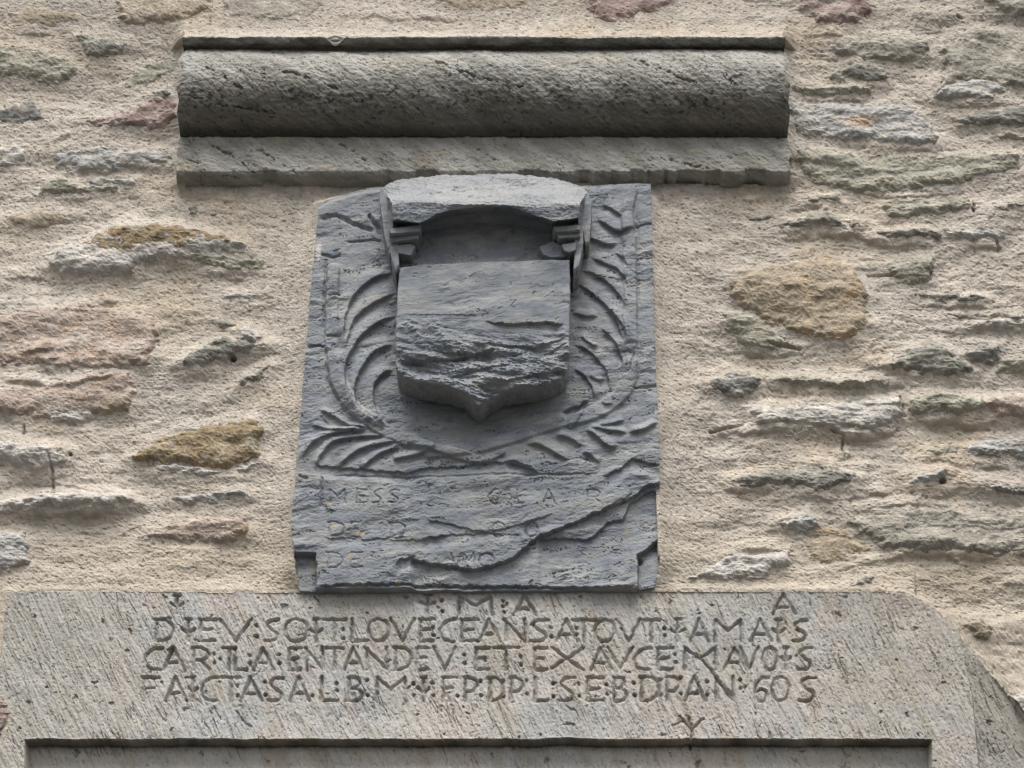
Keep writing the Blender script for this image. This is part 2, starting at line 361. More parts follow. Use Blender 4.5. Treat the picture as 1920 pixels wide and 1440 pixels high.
wall = thing('stone_wall', 'rubble stone wall in rough beige lime mortar all around the carved panel', 'wall', (0, 0, 0))
xs = np.concatenate([np.linspace(-5, -1.02, 60, endpoint=False), np.arange(-1.02, 1.02, .0019), np.linspace(1.02, 5, 60)])
zs = np.concatenate([np.linspace(0, 2.2, 50, endpoint=False), np.arange(2.2, 2.5, .008), np.arange(2.5, 2.845, .0040), np.arange(2.845, 4.02, .0019), np.arange(4.02, 4.5, .006), np.linspace(4.5, 6.5, 40)])
GX, GZ = np.meshgrid(xs, zs[::-1]); PX, PY = INV(GX, GZ)
H, NEAR = mortar_h(PX, PY)
H = np.where(NEAR < -7, H*0-.004, H)
co = np.stack([GX, -H, GZ], -1).reshape(-1, 3)
q = grid_quads(*GX.shape)
keep = (NEAR.ravel()[q] > -14).any(1)
n1 = fbm(PX/240, PY/160, 4, 31); n2 = fbm(PX/14, PY/9, 3, 33); n3 = fbm(PX/70, PY/30, 4, 35)
mc = mix(C_MORTAR, (.475, .405, .325), ss(0, .7, n1)); mc = mix(mc, (.465, .425, .385), ss(.0, .7, -n1)*.8)
mc = mix(mc, (.35, .32, .27), ss(.10, .7, n3)*.5); mc = mix(mc, (.54, .50, .44), ss(.15, .6, fbm(PX/110, PY/60, 4, 36))*.45); mc = mix(mc, (.36, .335, .29), ss(.2, .6, fbm(PX/150, PY/45, 4, 37))*.4); mc = mc*(1+.22*n2)[..., None]
mc = mix(mc, (.48, .41, .315), ss(930, 1040, PY)*.35)
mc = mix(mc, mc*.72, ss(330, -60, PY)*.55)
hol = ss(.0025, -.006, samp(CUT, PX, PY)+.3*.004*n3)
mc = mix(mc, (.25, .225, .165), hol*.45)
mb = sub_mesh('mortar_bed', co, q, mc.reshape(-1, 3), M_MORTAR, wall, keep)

for si, (kind, hh, pts, lab) in enumerate(STONES):
    h = float(hh)/1000; st = 2.5
    x0, x1 = min(p[0] for p in pts)-14, max(p[0] for p in pts)+14; y0, y1 = min(p[1] for p in pts)-14, max(p[1] for p in pts)+14
    sx, sy = np.meshgrid(np.arange(x0, x1, st), np.arange(y0, y1, st))
    amp = min(9, 2+.12*min(x1-x0, y1-y0))
    sd = poly_sdf(sx+amp*fbm(sx/22, sy/14, 3, si+100), sy+amp*.8*fbm(sx/22, sy/14, 3, si+200), pts)
    hm, near = mortar_h(sx, sy, True)
    rx, ry = rot(sx, sy, -8+16*((si*37) % 10)/10)
    iso = kind in 'pynmto'; sn = fbm(rx/38, ry/(24 if iso else 13), 4, si+5, .55); tt, rr = terrace(fbm(rx/70, ry/(38 if iso else 20), 3, si+50), 3.5, .3)
    flat = h < .0035
    rough = (.0009 if flat else .0020)
    hs_ = hm + rough*sn + (.0010 if flat else .0024)*tt + (.0034 if flat else .0056)*ss(-2, 12, sd) - .012*ss(3, -7, sd) + .25*h*ss(2, 22, sd) - (.0010 if flat else .0004)
    hs_ = hs_ + .0009*fbm(sx/6, sy/5, 2, si+9)
    X, _, Z = P(sx, sy, 0.0)
    c0, c1, c2 = [np.array(c) for c in PAL[kind]]
    gy = lambda v: v*.82+.18*v.mean()*np.array([1.05, 1.0, .93])
    c0, c1, c2 = gy(c0)*.94, gy(c1)*.97, gy(c2)*.9
    a = fbm(rx/50, ry/(32 if iso else 18), 4, si+300, .6); b = fbm(sx/24, sy/15, 4, si+400, .6)
    c = mix(c0, c1, ss(-.1, .6, a)); c = mix(c, c2, ss(.15, .65, -a+.3*b)*.85)
    c = mix(c, C_MORTAR*.93, ss(.16, .60, b+.22*ss(12, 0, sd))*.60)
    if kind == 'o': c = mix(c, (.27, .185, .095), ss(.1, .5, fbm(sx/20, sy/12, 3, 501))*.55); c = mix(c, (.09, .075, .05), ss(.25, .5, fbm(sx/9, sy/6, 2, 502))*.5)
    if kind == 'y': c = mix(c, (.40, .29, .175), ss(.15, .6, fbm(sx/45, sy/30, 3, 77)+.25*ss(1500, 1590, sx)-.1)*.55); 
    if kind == 'p': c = mix(c, (.42, .30, .21), ss(.2, .6, fbm(sx/50, sy/25, 3, 78))*.45)
    if kind in 'gb': c = mix(c, (.36, .28, .19), ss(.3, .7, fbm(sx/50, sy/25, 3, si+78))*.35)
    if kind == 'b' and 190 < y0+14 < 200: c = mix(c, (.46, .33, .24), ss(.5, 1, np.exp(-((sx-1610)/55)**2-((sy-232)/22)**2)+.3*b)*.8)
    qq = grid_quads(*sx.shape); kp = (sd.ravel()[qq] > -7).any(1) & (near.ravel()[qq] > -6).all(1)
    cs = np.stack([X, -hs_, Z], -1).reshape(-1, 3)
    o = sub_mesh('stone', cs, qq, c.reshape(-1, 3), M_RUBBLE, wall, kp)
    if o is not None and lab: o['label'] = lab

# ------------------------------------------------------------------ roll moulding above the panel
mould = thing('drip_moulding', 'long grey roll moulding stone projecting from the wall above the slate panel', 'stone moulding', tuple(float(v) for v in P(np.array(905.), np.array(330.), 0.0)))
def z_at(py, d): return float(P(np.array(900.), np.array(float(py)), d)[2])
R = .082; PC = .008; A0 = math.radians(37); A1 = math.pi-math.asin((FASCIA_D-PC)/R)
pt_d = PC+R*math.sin(A0); zt = z_at(95, pt_d); zc_ = zt-R*math.cos(A0); pf = pt_d+.031
prof = []
zf = z_at(65, pf); zf2 = z_at(72, pf)
sections = [('fillet', [(zf+.03, -.01), (zf+.004, pf-.010), (zf, pf-.003), (zf2+.003, pf+.001), (zf2, pf-.001), (zf2-.002, pf-.008), (zt+.004, pt_d-.002), (zt-.008, pt_d-.006)])]
arc = [(zc_+R*math.cos(a), PC+R*math.sin(a)) for a in np.linspace(A0-.15, A1, 26)]
sections.append(('roll', arc+[(zc_+R*math.cos(A1)-.001, FASCIA_D-.012)]))
zb = z_at(326, FASCIA_D)
sections.append(('fascia', [(zc_+R*math.cos(A1)+.008, FASCIA_D-.010), (zc_+R*math.cos(A1)-.003, FASCIA_D-.001), (zb+.004, FASCIA_D+.002), (zb, FASCIA_D-.002), (zb-.004, FASCIA_D-.012), (zb-.007, -.012)]))
for nm, kn in sections:
    kn = np.array(kn); seg = np.hypot(*np.diff(kn, axis=0).T); s = np.concatenate([[0], np.cumsum(seg)]); n = max(8, int(s[-1]/.0019))
    sv = np.linspace(0, s[-1], n); pz = np.interp(sv, s, kn[:, 0]); pd = np.interp(sv, s, kn[:, 1])
    # outward normals of the profile
    tz, td = np.gradient(pz), np.gradient(pd); ln = np.hypot(tz, td)+1e-9; nz, nd = td/ln, -tz/ln
    cols = 640; u = np.linspace(0, 1, cols)
    xl = P(np.array(344.), np.array(180.), .03)[0]; xr = P(np.array(1471.), np.array(180.), .03)[0]
    UU, JJ = np.meshgrid(u, np.arange(n)); 
    sxx = (UU*(1471-344)+344); syy = 70+ (zf-pz[JJ])/.00107; sqq = {'fillet': 0, 'roll': 500, 'fascia': 1100}[nm]+sv[JJ]/.00107
    endw = np.minimum(UU, 1-UU)*(xr-xl)
    wig = .0035*fbm(syy/25, syy/60, 3, 61)
    chip = 1-.006*0
    X = xl+(xr-xl)*UU + np.where(UU < .5, 1, -1)*np.exp(-endw/.01)*(wig-.001+.012*ss(.985, 1.0, JJ/n)*(nm == 'fascia')*(UU > .5))
    rx, ry = rot(sxx, sqq, 33)
    base = .0019*fbm(rx/50, ry/18, 4, 63, .6)+.0013*fbm(sxx/12, sqq/6, 3, 64, .6)+.003*fbm(sxx/220, sqq/90, 2, 65)
    pit = ss(.50, .75, fbm(rx/11, ry/4, 2, 66)+.25*fbm(sxx/60, sqq/30, 2, 166)); base = base-.0012*pit
    crk = ss(.016, 0, np.abs(fbm(rx/170, ry/34, 3, 67)))*ss(.0, .4, fbm(sxx/120, sqq/60, 2, 68)); base = base-.0022*crk
    app = 70+(zf-(pz[JJ]+.77*(pd[JJ]-pf)))/.00107
    if nm != 'fillet':
        for s_ in (['346,292 372,302 396,316', '396,268 440,290 486,322', '474,272 520,296 566,324', '640,270 690,300', '1250,300 1330,318', '900,280 930,300'] if nm == 'fascia' else ['380,120 450,160 470,175', '520,130 640,170', '820,120 900,150 980,165', '1180,110 1300,160', '360,180 430,200 520,215', '1350,130 1380,170']):
            d_, _, t_ = seg_dist(sxx+5*fbm(sxx/12, app/12, 2, 84), app+4*fbm(sxx/14, app/10, 2, 85), pl(s_)); k_ = ss(3.2, .6, d_)*ss(-.3, .5, fbm(sxx/16, app/9, 2, 86)); base = base-.005*k_; crk = np.maximum(crk, k_)
    edge = np.zeros_like(base)
    if nm == 'fillet': edge = -.0025*ss(.25, .6, fbm(sxx/60, syy*0, 3, 70))*np.exp(-((pd[JJ]-pf)/.006)**2) - .012*np.exp(-((sxx-630)/14)**2)*np.exp(-((pd[JJ]-pf)/.012)**2)
    if nm == 'fascia': edge = -.0050*ss(.0, .6, fbm(sxx/45, syy*0, 4, 71))*ss(zb+.010, zb, pz[JJ])
    disp = base+edge
    zz = pz[JJ]+nz[JJ]*disp+ (edge*-.8 if nm == 'fascia' else 0); dd = pd[JJ]+nd[JJ]*disp
    # rounded ends
    er = .010; k = ss(er, 0, endw); dd = dd-.006*k*k*(nm == 'roll')
    c = mix((.240, .235, .213), (.335, .328, .306), ss(-.4, .5, fbm(rx/120, ry/30, 4, 72)))
    c = mix(c, (.33, .28, .20), ss(.25, .7, fbm(sxx/140, sqq/50, 3, 73))*.35)
    dirt_shade = ss(-.15, .55, fbm(sxx/55, sqq/26, 4, 74, .62)+.1)
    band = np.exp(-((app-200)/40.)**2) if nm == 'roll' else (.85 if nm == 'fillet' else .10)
    c = mix(c, (.085, .085, .07), np.clip(dirt_shade*band*.75, 0, 1))  # dirt plus painted shade on the fillet and the roll's lower half
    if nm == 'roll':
        c = mix(c, (.125, .115, .095), ss(165, 215, app+10*fbm(sxx/90, sqq/30, 3, 79))*.78); c = mix(c, (.05, .05, .045), ss(228, 250, app+6*fbm(sxx/60, sqq*0, 3, 80))*.7)  # roll underside: soot and shade both put into the colour
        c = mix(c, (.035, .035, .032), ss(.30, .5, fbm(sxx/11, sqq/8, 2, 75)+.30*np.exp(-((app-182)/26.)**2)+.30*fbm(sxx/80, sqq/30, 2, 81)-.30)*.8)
    c = mix(c, (.12, .115, .10), np.clip(pit*.25+crk*.5, 0, 1)); c = c*(1+.16*fbm(rx/50, ry/6, 3, 82))[..., None]
    if nm == 'fillet': c = mix(c, (.43, .39, .34), ss(zf2+.001, zf2+.004, pz[JJ])*.8)
    if nm == 'fascia': c = mix(c, (.38, .335, .26), ss(.1, .6, fbm(sxx/60, sqq/20, 3, 76)+.5*ss(300, 340, syy)-.2)*.5)
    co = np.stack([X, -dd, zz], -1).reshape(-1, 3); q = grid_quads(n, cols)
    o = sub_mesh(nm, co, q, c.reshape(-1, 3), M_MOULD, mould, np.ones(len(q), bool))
    # end caps
    for side in (0, cols-1):
        ring = np.stack([X[:, side], -dd[:, side], zz[:, side]], -1); back = ring.copy(); back[:, 1] = .012
        cc = np.concatenate([ring, back]); m_ = n; i = np.arange(n-1)
        f = np.stack([i, i+1, i+1+m_, i+m_], -1)
        mesh_obj('end_face', cc, f, np.tile((.24, .235, .20), (len(cc), 1)), M_MOULD, o)

# ------------------------------------------------------------------ slate relief shared by the slab, the shield and the canopy
def slate_relief(x, y, seed, k=1.0):
    rx, ry = rot(x+6*fbm(x/40, y/20, 2, seed), y+4*fbm(x/30, y/18, 2, seed+1), -9)
    t, r = terrace(fbm(rx/130, ry/38, 4, seed+2, .55), 7, .12)
    act = ss(-.35, .35, fbm(x/160, y/90, 2, seed+3))
    crack = ss(.80, .97, r)*ss(1.0, .985, r)*0
    fine, r2 = terrace(fbm(rx/55, ry/13, 3, seed+4, .5), 4, .12)
    h = k*(.0080*t*(.4+.6*act) + .0020*fine*act + .0007*fbm(rx/16, ry/7, 3, seed+5, .55) + .004*fbm(x/150, y/150, 2, seed+6))
    ln = ss(.026, .0, np.abs(fbm(rx/130, ry/20, 4, seed+7, .55)))*ss(.0, .25, fbm(x/70, y/26, 2, seed+8))
    return h-k*.0032*ln, ln, act
def slate_colour(x, y, ln, seed):
    rx, ry = rot(x, y, -6)
    a = fbm(rx/110, ry/30, 4, seed); b = fbm(x/40, y/28, 4, seed+1)
    c = mix((.178, .195, .218), (.248, .256, .262), ss(-.3, .5, a)); c = mix(c, (.125, .14, .165), ss(.1, .6, b)*.6)
    c = mix(c, (.235, .225, .20), ss(.25, .6, -b)*.30)
    c = mix(c, (.29, .30, .31), ss(.3, .7, fbm(rx/45, ry/12, 3, seed+2))*.45)
    return mix(c, (.06, .062, .065), ln*.75)

# ------------------------------------------------------------------ carved letters
G = {
 'A': ['0,1 .45,0 .62,.30 1,1', '.18,.68 .66,.68'], 'C': ['1,.03 .55,.06 .15,.3 .02,.6 .25,.92 .85,1'],
 'D': ['.12,.02 .1,1', '0,.02 .45,.01 .85,.16 1,.48 .85,.82 .5,.97 .12,1'], 'E': ['.12,.02 .08,1', '.05,.02 1,.02', '.15,.5 .75,.47', '.08,1 .95,.98'],
 'F': ['.12,.02 .08,1', '.05,.02 1,.02', '.15,.48 .7,.46'], 'I': ['.5,0 .5,1', '.3,0 .7,0', '.05,.45 .38,.6', '.95,.45 .62,.6'],
 'L': ['.1,0 .08,1 1,.98'], 'M': ['.05,1 .06,.02 .5,.52 .95,.02 .98,1'], 'N': ['.1,1 .1,.05', '0,0 .9,.98', '.9,0 .92,1'],
 'O': ['.5,0 .87,.14 1,.5 .85,.86 .5,1 .14,.86 0,.5 .14,.14 .5,0'], 'P': ['.1,.02 .08,1', '0,.02 .5,.02 .9,.16 .95,.38 .6,.58 .12,.6'],
 'R': ['.1,.02 .08,1', '0,.02 .5,.02 .9,.16 .95,.38 .6,.56 .15,.58', '.5,.58 1,1'], 'B': ['.1,.02 .1,1', '0,.02 .6,.04 .8,.22 .55,.45 .15,.47', '.55,.47 .98,.7 .7,.96 .1,1'],
 'S': ['1,.02 .5,.04 .15,.22 .4,.46 .85,.66 .8,.88 .5,.98 0,.97'], 'T': ['0,.02 1,.02', '.5,.02 .5,1'], 'V': ['0,0 .5,1 1,0'],
 'X': ['0,0 1,1', '1,0 .45,.5 0,.92'], '6': ['1,.05 .5,.05 .1,.3 .05,.75 .3,1 .8,.95 .9,.65 .5,.5 .1,.6'], 'J': ['0,.02 1,.02', '.6,.02 .5,1'], 'Z': ['0,0 .3,.03', '.6,0 .6,.75'],
}
def row(y0, y1, items):
    out = []
    for it in items.split():
        ch, rest = it[0], it[2:].split(',')
        if ch == ':':
            x = float(rest[0]); ya, yb = (float(rest[1]), float(rest[2])) if len(rest) > 2 else (y0+.34*(y1-y0), y0+.76*(y1-y0))
            out.append(('colon', [[(x, ya)], [(x+1, yb)]], 4.2))
        elif ch == '.': out.append(('dot', [[(float(rest[0]), float(rest[1]))]], 3.8))
        else:
            a, b = float(rest[0]), float(rest[1]); ya, yb = (float(rest[2]), float(rest[3])) if len(rest) > 3 else (y0, y1)
            st = []
            for s_ in G[ch]:
                pts = [(a+(b-a)*px, ya+(yb-ya)*py) for px, py in pl(s_)]
                if ch in 'DCOSPRB6' and len(pts) > 3: pts = smooth_pts(pts, 4)
                st.append(pts)
            out.append(('letter', st, 4.0))
    return out
TEXT = row(1115, 1152, 'I=319,345,1116,1150 I=788,816,1115,1148 :=829,1126,1146 M=857,924,1118,1152 .=943,1127 .=943,1136 .=946,1147 A=964,1006,1116,1153 A=1450,1492,1114,1150')
TEXT += row(1161, 1202, 'D=289,325 I=340,366 E=373,405 V=413,471 :=481,1173,1193 S=497,523 O=534,576 I=581,605 T=606,648 :=643,1180,1196 L=657,690 O=691,729 V=733,777 E=786,813 :=812,1176,1191 C=825,855 E=863,896 A=899,938 N=945,988 S=995,1028 :=1033,1177,1193 A=1045,1082 :=1081,1177,1189 T=1074,1117 O=1116,1153 V=1157,1201 T=1207,1236 :=1246,1178,1191 I=1258,1284 A=1296,1329 M=1338,1392 A=1408,1447 I=1447,1473 S=1487,1514')
TEXT += row(1214, 1255, 'C=271,305 A=307,346 R=360,392 :=401,1226,1242 .=412,1235 J=417,441 L=438,463 :=468,1228,1242 A=476,513 :=523,1227,1242 E=540,565 N=572,608 T=612,643 A=646,681 N=684,730 D=738,772 E=780,804 V=813,854 :=871,1227,1243 E=890,917 T=926,972 :=976,1231,1245 E=1001,1026 X=1035,1094 A=1109,1147 V=1140,1186 C=1189,1221 E=1231,1262 :=1266,1227,1242 M=1281,1344 A=1359,1400 V=1388,1422 O=1431,1457 I=1464,1484 S=1497,1523')
TEXT += row(1269, 1314, 'F=266,299 A=311,350 I=352,370 C=377,409 T=416,450 :=445,1285,1304 A=452,491 :=497,1277,1302 S=503,531 A=544,580 .=586,1304 L=600,634 :=631,1281,1295 B=652,680 :=688,1275,1303 M=704,762 :=775,1281,1303 I=783,805 :=811,1280,1303 F=829,856 .=858,1304 P=870,896 :=901,1276,1303 D=916,943 :=944,1275,1305 P=956,981 :=987,1275,1300 L=1001,1028 :=1037,1280,1305 S=1048,1078 :=1085,1281,1304 E=1099,1132 :=1137,1283,1301 B=1150,1176 :=1189,1280,1303 D=1200,1236 :=1238,1275,1302 P=1249,1275 :=1276,1271,1301 A=1285,1322 :=1325,1278,1303 N=1340,1378 :=1388,1275,1290 .=1397,1287 6=1416,1440 O=1448,1480 S=1499,1530')
def carve(x, y, items, depth, wid, lab, h, first):
    """cuts v-shaped grooves into h and writes a number per character into lab"""
    for k, (nm, strokes, dr) in enumerate(items):
        xs_ = [p[0] for s_ in strokes for p in s_]; ys_ = [p[1] for s_ in strokes for p in s_]
        m = (x > min(xs_)-8) & (x < max(xs_)+8) & (y > min(ys_)-8) & (y < max(ys_)+8)
        if not m.any(): continue
        xx, yy = x[m], y[m]; xx = xx+1.4*fbm(xx/9, yy/9, 2, 801); yy = yy+1.4*fbm(xx/9, yy/9, 2, 802); g = np.zeros(xx.shape)
        for s_ in strokes:
            if len(s_) == 1:
                d = np.hypot(xx-s_[0][0], yy-s_[0][1]); g = np.maximum(g, 1.25*ss(dr+.8, dr*.3, d))
            else:
                d, _, t = seg_dist(xx, yy, s_); ww = wid*(1+.25*fbm(xx/14, yy/14, 2, 803)); g = np.maximum(g, np.clip(1-d/ww, 0, 1)**.9)
        wear = np.clip(.80+.55*fbm(xx/40, yy/26, 2, 805), .55, 1.2)
        h[m] -= depth*g*wear; lm = lab[m]; lm[g > .12] = first+k; lab[m] = lm
    return h, lab

# ------------------------------------------------------------------ inscribed lintel
lintel = thing('inscribed_lintel', 'long grey door lintel carved with four lines of old capital letters', 'lintel', tuple(float(v) for v in P(np.array(960.), np.array(1440.), 0.0)))
ly = np.concatenate([np.arange(1103, 1112, 1.2), np.arange(1112, 1322, 1.35), np.arange(1322, 1380, 2.0), np.arange(1380, 1404, .9), np.arange(1404, 1500, 2.2)])
left = [(1103, 14), (1109, 12), (1160, 3), (1290, -8), (1314, 6), (1342, 21), (1370, 8), (1392, 0), (1440, -20), (1500, -40)]
right = [(1103, 1660), (1112, 1704), (1135, 1747), (1170, 1789), (1190, 1803), (1225, 1837), (1275, 1882), (1325, 1921), (1440, 1985), (1500, 1990)]
uL = np.linspace(0, 1, 1290)
LU, LY = np.meshgrid(uL, ly)
xl_, xr_ = interp(ly, left), interp(ly, right)
wob = 2.2*fbm(ly/18, ly*0, 3, 601); wob2 = 2.2*fbm(ly/14, ly*0+9, 3, 602)
LX = (xl_+wob)[:, None]*(1-LU)+(xr_+wob2)[:, None]*LU
LYY = LY+(2.4*fbm(LX/60, LX*0, 4, 603)+2*ss(150, 40, LX)+3.0*ss(.3, .8, fbm(LX/50, LX*0+4, 2, 604))*(LX < 1240)*(LX > 560))*ss(1125, 1103, LY)
rx, ry = rot(LX, LYY, 66)    # ry runs across the foliation
ry2 = ry
h = .0022*fbm(LX/260, LYY/120, 3, 610)+.0016*fbm(rx/60, ry/9, 4, 611, .6)+.0005*fbm(LX/7, LYY/6, 3, 612, .6)
pit = ss(.44, .70, fbm(rx/7, ry/3.6, 2, 613)+.25*fbm(rx/90, ry/40, 2, 713)); h = h-.0012*pit
strk = ss(.04, 0, np.abs(fbm(rx/190, ry/30, 3, 614)))*ss(.0, .4, fbm(LX/90, LYY/60, 2, 615)); h = h-.0022*strk
chips = ss(.66, .80, fbm(LX/26, LYY/20, 3, 616)+.02); h = h-.003*chips
for pts_, wd_, dp_ in [('1318,1238 1333,1256 1352,1280 1372,1303', 4, .006), ('445,1335 455,1350 470,1362', 3, .004), ('1290,1345 1298,1368 1296,1392', 5, .006), ('830,1290 840,1310 850,1335', 5, .004), ('548,1235 556,1250', 5, .004), ('400,1325 415,1348', 3, .004), ('590,1118 598,1128', 3, .005), ('1396,1262 1380,1240', 2, .003), ('1274,1343 1296,1366', 4, .005), ('1318,1348 1298,1368', 4, .005), ('1262,1360 1282,1350', 3, .004), ('1640,1170 1660,1215', 2, .002)]:
    d, _, _ = seg_dist(LX+3*fbm(LX/10, LYY/10, 2, 617), LYY, pl(pts_)); h = h-dp_*ss(wd_, 0, d)
lab = np.zeros(LX.shape, int)
h, lab = carve(LX, LYY, TEXT, .0070, 4.1, lab, h, 1)
# sunk field below the straight arris
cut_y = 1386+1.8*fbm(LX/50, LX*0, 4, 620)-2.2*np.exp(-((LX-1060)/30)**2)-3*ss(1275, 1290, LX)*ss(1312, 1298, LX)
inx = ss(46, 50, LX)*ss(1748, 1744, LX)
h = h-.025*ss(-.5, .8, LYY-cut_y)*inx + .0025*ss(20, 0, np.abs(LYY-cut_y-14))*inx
# right shoulder falls back past its arris
ar = interp(LYY.ravel(), [(1103, 1790), (1180, 1797), (1300, 1822), (1440, 1836), (1500, 1840)]).reshape(LX.shape)
h = h-.007*ss(0, 3, LX-ar)-.00005*np.clip(LX-ar-3, 0, 100)
h = h-.004*ss(5, 0, LYY-(1105))                      # worn top edge
c = mix((.45, .435, .41), (.48, .445, .41), ss(.0, .6, fbm(LX/230, LYY/120, 3, 630))); c = mix(c, (.40, .405, .405), ss(.0, .5, -fbm(LX/230, LYY/120, 3, 630))*.8)
c = mix(c, (.36, .315, .245), ss(.05, .6, fbm(rx/160, ry/34, 4, 631))*.5); c = mix(c, (.47, .40, .355), ss(.2, .6, fbm(rx/90, ry/60, 3, 632))*.35)
c = mix(c, (.35, .335, .295), ss(420, 60, LX)*.45); c = mix(c, (.39, .345, .28), ss(1480, 1640, LX)*.3)
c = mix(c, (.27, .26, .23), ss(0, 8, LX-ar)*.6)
c = c*(1+.09*fbm(rx/22, ry/5, 3, 633))[..., None]
c = mix(c, (.11, .10, .085), np.clip(pit*.13+strk*.3+chips*.35, 0, 1))
c = mix(c, (.22, .21, .18), (lab > 0)*.14)
c = c*.88
c = c*(1+.12*ss(2, 8, LYY-cut_y)*inx)[..., None]  # sunk field coloured lighter to offset the shadow falling on it
c = mix(c, (.055, .052, .044), ss(-1.3, -.2, LYY-cut_y)*ss(7+3*fbm(LX/30, LX*0, 3, 640), .5, LYY-cut_y)*inx*(.78+.3*fbm(LX/60, LX*0, 3, 641)))  # dark strip under the arris: soot with contact shade painted in
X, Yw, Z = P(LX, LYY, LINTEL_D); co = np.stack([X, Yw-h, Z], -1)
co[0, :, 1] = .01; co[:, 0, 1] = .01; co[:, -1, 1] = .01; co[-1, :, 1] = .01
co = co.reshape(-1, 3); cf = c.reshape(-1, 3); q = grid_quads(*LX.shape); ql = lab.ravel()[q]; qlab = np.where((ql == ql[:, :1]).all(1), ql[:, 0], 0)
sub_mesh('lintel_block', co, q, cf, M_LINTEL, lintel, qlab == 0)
order = np.argsort(qlab, kind='stable'); srt = qlab[order]
for k, it in enumerate(TEXT):
    a, b = np.searchsorted(srt, [k+1, k+2])
    if b > a: sub_mesh(it[0], co, q, cf, M_LINTEL, lintel, order[a:b])

# ------------------------------------------------------------------ slate panel: slab with palm fronds, tablet and flaked lettering
panel = thing('armorial_panel', 'blue grey slate panel carved with a blank shield between two palm fronds', 'carved panel', tuple(float(v) for v in P(np.array(900.), np.array(1100.), 0.0)))
py_ = np.arange(0, 1.0001, 1/470.); pu = np.linspace(0, 1, 420)
U, V = np.meshgrid(pu, py_)
ytop = interp(pu*655+590, [(590, 380), (610, 368), (650, 356), (690, 348), (760, 346), (1110, 344), (1222, 340), (1250, 340)])
ybot = 1100+2.5*fbm(pu*12, pu*0, 3, 640)+interp(pu, [(0, 0), (.05, 2), (.94, 0), (.96, -2), (1, -6)])
Yp = ytop[None, :]*(1-V)+ybot[None, :]*V
xlp = interp(Yp.ravel(), [(340, 600), (376, 597), (480, 587), (640, 573), (850, 556), (985, 544), (1010, 547), (1030, 552), (1060, 546), (1104, 560)]).reshape(Yp.shape)
xrp = interp(Yp.ravel(), [(340, 1222), (600, 1228), (800, 1236), (930, 1240), (985, 1243), (1010, 1245), (1040, 1244), (1075, 1235), (1104, 1224)]).reshape(Yp.shape)
xlp = xlp+2*fbm(Yp/22, Yp*0, 4, 641); xrp = xrp+2*fbm(Yp/22, Yp*0+5, 4, 642)
Xp = xlp*(1-U)+xrp*U
h, ln, act = slate_relief(Xp, Yp, 700, .62)
lab = np.zeros(Xp.shape, int)
# (frond side, outline of each leaf's sharp lower edge, height mm, width px, which side is raised)
LEAVES = [
 ('L', '739,510 706,521 677,541 655,570 646,604 644,640', 5, 24, -1), ('L', '741,552 710,565 685,581 664,600 654,628 648,656', 5, 22, -1),
 ('L', '743,593 717,603 694,617 677,632 665,651 652,674 646,697 648,725 657,750 674,780', 6, 22, -1),
 ('L', '737,647 705,659 686,680 673,703 665,726 665,747 676,774 702,794', 6, 20, -1),
 ('L', '737,692 717,703 702,722 699,738 701,759 709,782 724,800', 6, 20, -1),
 ('L', '600,768 627,782 657,799 690,806', 4, 9, -1), ('L', '582,794 602,801 634,809 690,808', 4, 9, -1),
 ('L', '563,861 588,832 623,815 686,811', 5, 11, -1), ('L', '590,880 602,855 625,831 665,821 721,817', 5, 11, -1),
 ('L', '634,880 657,855 696,836 748,829', 5, 12, -1), ('L', '680,880 692,866 717,849 750,838', 5, 12, -1), ('L', '735,862 760,858 806,846', 5, 14, -1),
 ('R', '1085,505 1119,517 1148,538 1167,560 1175,585', -5, 22, -1), ('R', '1106,482 1135,496 1155,504 1172,523 1178,545', -5, 18, -1),
 ('R', '1074,528 1100,543 1128,566 1150,592 1164,622 1173,652', 6, 20, -1), ('R', '1072,644 1098,655 1122,676 1138,702 1146,735', 5, 18, -1), ('R', '1074,690 1092,702 1110,726 1116,754', 5, 16, -1),
 ('R', '1100,446 1140,459 1156,452', 6, 22, -1), ('R', '1154,474 1171,488 1178,506', 4, 14, -1),
 ('R', '1119,410 1146,429 1164,435 1192,425', 7, 26, -1), ('R', '1129,382 1150,396 1168,407', 6, 20, -1),
 ('R', '1138,582 1161,605 1172,626 1175,650', 5, 18, -1), ('R', '1071,586 1098,594 1122,592', 5, 14, -1),
 ('R', '1124,614 1147,636 1161,659 1168,680 1165,700', 6, 20, -1), ('R', '1088,628 1110,650 1124,646', 5, 12, -1),
 ('R', '1104,706 1124,714 1134,708', 4, 12, -1),
 ('R', '1097,806 1115,817 1142,839 1160,832', 7, 16, -1), ('R', '1040,816 1068,823 1092,837', 6, 14, -1), ('R', '985,832 1012,835 1040,850 1068,866', 7, 18, -1),
 ('R', '946,866 980,874 1012,887', 6, 16, -1), ('R', '1092,848 1108,854 1124,868', 6, 14, -1), ('R', '1106,803 1150,809 1178,812', 5, 10, -1), ('R', '1178,812 1208,806 1234,790', 6, 12, -1),
 ('R', '1120,800 1150,795 1172,786', 4, 10, -1)]
STEMS = [('L', '625,505 622,600 628,690 642,735 672,775 718,805 770,828 806,838', 5.5, 20), ('R', '806,850 880,842 942,826 1005,805 1057,789 1099,780 1140,760 1167,736 1181,705 1186,663 1183,611 1182,540 1180,470 1176,400 1184,362', 5, 20),
         ('R', '1068,800 1090,770 1100,742', 3, 10), ('L', '770,830 830,846 900,862 940,850', 5, 12)]
frond_of = {}; nlab = 1
